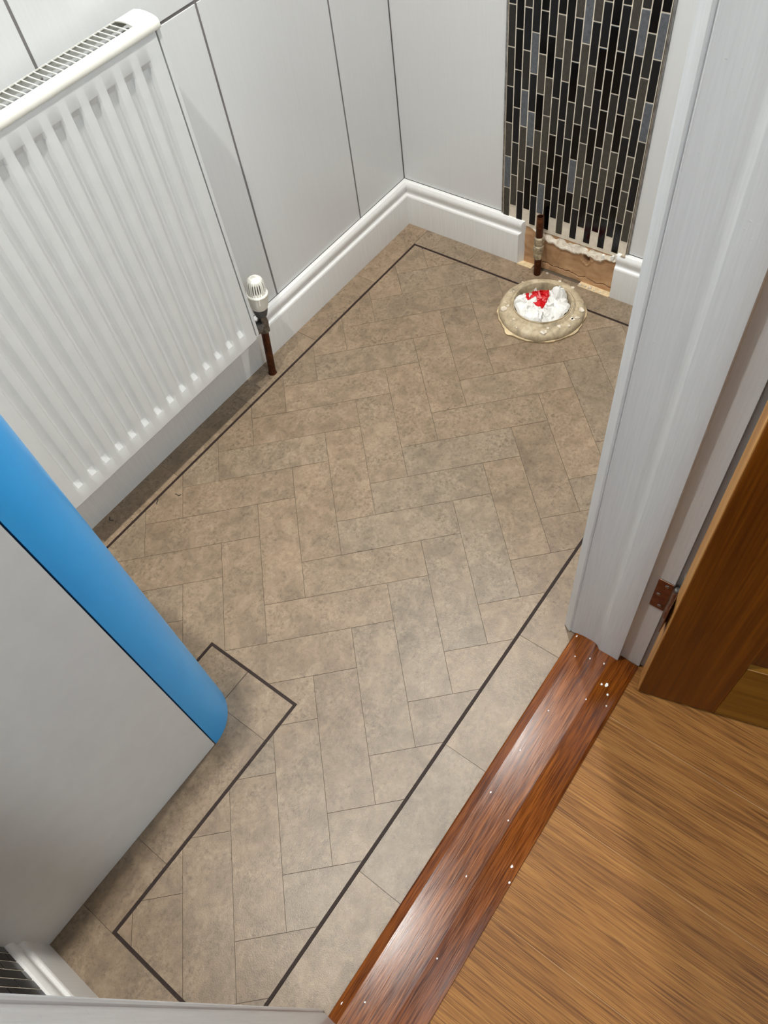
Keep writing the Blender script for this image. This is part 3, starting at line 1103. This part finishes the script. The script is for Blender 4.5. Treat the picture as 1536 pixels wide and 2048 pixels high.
sl = ring('sealant_bead', [(0.085, 0.0003), (0.0975, 0.0003), (0.0985, 0.0045), (0.095, 0.0085), (0.085, 0.0085)], MT['beige'], wc, 120, ripple=rip2)
sl['label'] = 'cracked beige sealant squeezed out under the collar'
box('socket_bottom', -0.052, 0.052, -0.052, 0.052, 0.006, 0.008, MT['collar'], wc)
for i in range(22):
    a = rnd.uniform(0, 6.283)
    r_ = rnd.uniform(0.074, 0.091)
    s = rnd.uniform(0.002, 0.0055)
    if i < 3:
        a, s = (0.55, -0.9, 1.9)[i], 0.009
        r_ = 0.086
    pts = [(r_ * math.cos(a) + s * rnd.uniform(0.5, 1.1) * math.cos(k / 7 * 6.283), r_ * math.sin(a) + s * rnd.uniform(0.5, 1.1) * math.sin(k / 7 * 6.283)) for k in range(7)]
    zt = 0.0242 if r_ < 0.083 else 0.0242 - (r_ - 0.083) * 0.35
    prism('plaster_crumb', pts, 2, zt - 0.003, zt + 0.0012, MT['plaster'], wc)

# crumpled carrier bag: folded sheet, ridged by several crease directions
def tri(t):
    t = (t / 6.2832) % 1.0
    return abs(t * 2 - 1) * 2 - 1


bag = empty('crumpled_bag', (FC[0], FC[1], 0.018))
tag(bag, 'crumpled white plastic bag with red print stuffed into the waste collar', 'plastic bag')
NB, NA = 46, 150
facets = []
for lay, (cnt, slope, lift) in enumerate(((16, 0.34, 0.003), (34, 0.36, 0.0014), (60, 0.42, 0.0006))):
    lay_pts = []
    for _ in range(cnt):
        a_, q_ = rnd.uniform(0, 6.283), 0.062 * math.sqrt(rnd.random())
        g_ = rnd.uniform(0, 6.283)
        m_ = slope * rnd.uniform(0.3, 1.0)
        lay_pts.append((q_ * math.cos(a_), q_ * math.sin(a_), m_ * math.cos(g_), m_ * math.sin(g_), rnd.uniform(-lift, lift)))
    facets.append(lay_pts)


def bag_h(x, y):
    """folded sheet: in each layer the two nearest facets meet along a crease"""
    h = 0.0
    for li, lay_pts in enumerate(facets):
        best = sorted(lay_pts, key=lambda q: (x - q[0]) ** 2 + (y - q[1]) ** 2)[:3]
        vals = [q[4] + q[2] * (x - q[0]) + q[3] * (y - q[1]) for q in best]
        h += max(vals) if li != 1 else min(vals)
    return h


V, F = [(0, 0, 0.020 + bag_h(0, 0))], []
ear = Vector((-0.044, 0.022))
for i in range(1, NB + 1):
    t = i / NB
    for k in range(NA):
        a = 2 * math.pi * k / NA
        rmax = 0.0605 * (1 + 0.05 * noise.noise(Vector((math.cos(a) * 3, math.sin(a) * 3, 11))) + 0.03 * tri(a * 6 + 1))
        if math.cos(a - 3.7) > 0.4:
            rmax *= 1 - 0.30 * (math.cos(a - 3.7) - 0.4) / 0.6
        r_ = rmax * t
        x, y = r_ * math.cos(a), r_ * math.sin(a)
        z = 0.019 * (1 - 0.75 * t ** 3) + bag_h(x, y) - 0.004 * max(0, t - 0.93) / 0.07
        u_ = (x - ear.x) * 0.55 + (y - ear.y) * 0.83
        w_ = -(x - ear.x) * 0.83 + (y - ear.y) * 0.55
        e = max(abs(u_) / 0.012, abs(w_) / 0.021)
        z += 0.026 * max(0, 1 - e) ** 0.6
        V.append((x, y, z))
for k in range(NA):
    F.append((0, 1 + k, 1 + (k + 1) % NA))
for i in range(NB - 1):
    for k in range(NA):
        a, b = 1 + i * NA + k, 1 + i * NA + (k + 1) % NA
        F.append((a, a + NA, b + NA, b))
mesh_obj('bag_body', V, F, MT['bag'], bag, False)
# the red print: faces of the same sheet that fall inside the heart-like mark, lifted a hair
hc = Vector((0.0, 0.0))
ib = Vector((-S2, S2))      # to the right in the picture
ia = Vector((S2, S2))       # towards the viewer
inside = []
for f in F:
    c = sum((Vector(V[i]) for i in f), Vector()) / len(f)
    u = (c.x - hc.x) * ib.x + (c.y - hc.y) * ib.y
    v_ = (c.x - hc.x) * ia.x + (c.y - hc.y) * ia.y
    u = (u + 0.006) * 0.82
    v_ = (v_ + 0.005) * 0.82
    top_ok = v_ > -0.021 + 0.010 * (1 - min(1, abs(abs(u) - 0.010) / 0.010)) * -0.4 + max(0, 0.009 - abs(u) * 1.1)
    side_ok = abs(u) < 0.0205 - max(0, (v_ + 0.004)) * 0.68
    hole = (abs(u + 0.0135) < 0.0028 and abs(v_ + 0.013) < 0.004) or (u < -0.006 and v_ > -0.003 and v_ < 0.006)
    if top_ok and side_ok and v_ < 0.024 and not hole:
        inside.append(f)
used = sorted({i for f in inside for i in f})
mp_ = {i: n for n, i in enumerate(used)}
red = mesh_obj('red_print', [(V[i][0], V[i][1], V[i][2] + 0.0007) for i in used], [tuple(mp_[i] for i in f) for f in inside], MT['red'], bag, True)
red['label'] = 'red heart-like print on the crumpled bag'

# beige edge of the cut floor and crumbs along the foot of the board
edge = box('cut_edge', -0.9965, -0.9795, -0.252, -0.214, -0.001, 0.0012, MT['beige'], floor)
edge2 = box('cut_edge', -0.9965, -0.9795, -0.090, -0.012, -0.001, 0.0012, MT['beige'], floor)
for i, (y, s) in enumerate(((-0.086, 0.006), (-0.074, 0.005), (-0.062, 0.0065), (-0.050, 0.0045), (-0.036, 0.004), (-0.172, 0.004))):
    V = []
    for k in range(6):
        a = k / 6 * 6.283
        rr = s * rnd.uniform(0.6, 1.0)
        V.append((rr * math.cos(a) * 0.7, rr * math.sin(a), 0))
    V += [(x * 0.7, y_ * 0.7, s * rnd.uniform(0.5, 0.8)) for x, y_, _ in V]
    F = [tuple(range(5, -1, -1)), tuple(range(6, 12))] + [(k, (k + 1) % 6, 6 + (k + 1) % 6, 6 + k) for k in range(6)]
    o = mesh_obj('plaster_chip', V, F, MT['plaster'])
    o.location = (-0.984, y, 0.0012 if i != 5 else 0.0)
    tag(o, 'small cream plaster chip lying at the foot of the bare board', 'plaster chip', 'plaster chips at the foot of the bare board')

for i, (x, y, a, l) in enumerate(((0.000, -0.506, 0.9, 0.016), (-0.035, -0.480, 2.2, 0.012), (0.085, -0.556, 1.5, 0.013))):
    pts = [(l * (k / 5 - 0.5), 0.0022 * math.sin(k * 1.1 + i)) for k in range(6)]
    o = prism('thread_scrap', [(p_[0], p_[1] - 0.0006) for p_ in pts] + [(p_[0], p_[1] + 0.0006) for p_ in pts[::-1]], 2, 0, 0.0012, MT['dark'])
    o.location = (x, y, 0.0003)
    o.rotation_euler = (0, 0, a)
    tag(o, ['short dark thread lying across the dark border strip', 'tiny dark thread on a herringbone tile near the border strip', 'dark thread on the border tile under the radiator'][i], 'thread', 'thread scraps on the floor')

# ------------------------------------------------------------------ cabinet with the blue rounded corner
CHT = 0.90
cb = empty('cabinet', (0.44, -0.32, 0.0))
tag(cb, 'plain white cabinet with a blue rounded corner post standing on the tiles', 'cabinet')
CO = Vector(cb.location)


def cpoly(name, pts, z0, z1, mat, smooth=False, bevel=0.0):
    return prism(name, [(x - CO.x, y - CO.y) for x, y in pts], 2, z0, z1, mat, cb, smooth, bevel)


RC = 0.0735
cx_, cy_ = 0.2915, -0.0600 - RC
arc = [(cx_ + RC * math.cos(a), cy_ + RC * math.sin(a)) for a in [math.pi / 2 + math.pi / 2 * i / 20 for i in range(21)]]
arci = [(cx_ + (RC - 0.016) * math.cos(a), cy_ + (RC - 0.016) * math.sin(a)) for a in [math.pi / 2 + math.pi / 2 * i / 20 for i in range(20, -1, -1)]]
bp_ = cpoly('corner_post', arc + arci, 0.0008, CHT - 0.02, MT['blue'], True)
bp_['label'] = 'blue quarter-round corner post'
cpoly('front_panel', [(0.2935, -0.0605), (XN - 0.001, -0.0605), (XN - 0.001, -0.0785), (0.2935, -0.0785)], 0.0008, CHT - 0.02, MT['cab'], bevel=0.0008)
cpoly('side_panel', [(0.2185, cy_ - 0.0015), (0.2365, cy_ - 0.0015), (0.2365, YL + 0.002), (0.2185, YL + 0.002)], 0.0008, CHT - 0.02, MT['cab'], bevel=0.0008)
arct = arc
cpoly('worktop', arct + [(0.218, YL + 0.002), (XN - 0.001, YL + 0.002), (XN - 0.001, -0.060)], CHT - 0.02, CHT, MT['cab'], bevel=0.001)

# ------------------------------------------------------------------ ceiling downlights
def downlight(x, y, w, colr, label, light_name, size=0.06):
    t = empty('downlight', (x, y, CEIL))
    tag(t, label, 'ceiling light', 'ceiling downlights')
    ring('bezel', [(0.036, 0.0), (0.046, 0.0), (0.046, -0.003), (0.040, -0.006), (0.036, -0.004)], MT['steel'], t, 40)
    lathe('lens', [(0.0, -0.0015), (0.0355, -0.0015), (0.0355, -0.0005), (0.0, -0.0005)], MT['fleck'], t, 32)
    ld = bpy.data.lights.new(light_name, 'AREA')
    ld.shape = 'DISK'
    ld.size = size
    ld.energy = w
    ld.spread = math.radians(135)
    ld.color = colr
    lo = add(light_name, ld, t)
    lo.location = (0, 0, -0.008)
    return t


downlight(0.30, -0.118, LAMP_W, LAMP_COL, 'recessed ceiling downlight above the cabinet corner', 'downlight_cabinet_offscreen')
downlight(-0.66, -0.13, LAMP_W, LAMP_COL, 'recessed ceiling downlight above the waste collar', 'downlight_collar_offscreen')
t = empty('ceiling_lamp', (0.35, 1.5, CEIL))
tag(t, 'flush round lamp on the hall ceiling', 'ceiling light')
ring('rim', [(0.17, 0.0), (0.185, 0.0), (0.185, -0.03), (0.178, -0.036), (0.17, -0.034)], MT['skirt'], t, 48)
lathe('diffuser', [(0.0, -0.034), (0.1695, -0.032), (0.1695, -0.001), (0.0, -0.001)], MT['fleck'], t, 40)
ld = bpy.data.lights.new('hall_lamp_offscreen', 'AREA')
ld.shape = 'DISK'
ld.size = 0.33
ld.energy = HALL_W
ld.color = HALL_COL
lo = add('hall_lamp_offscreen', ld, t)
lo.location = (0, 0, -0.045)
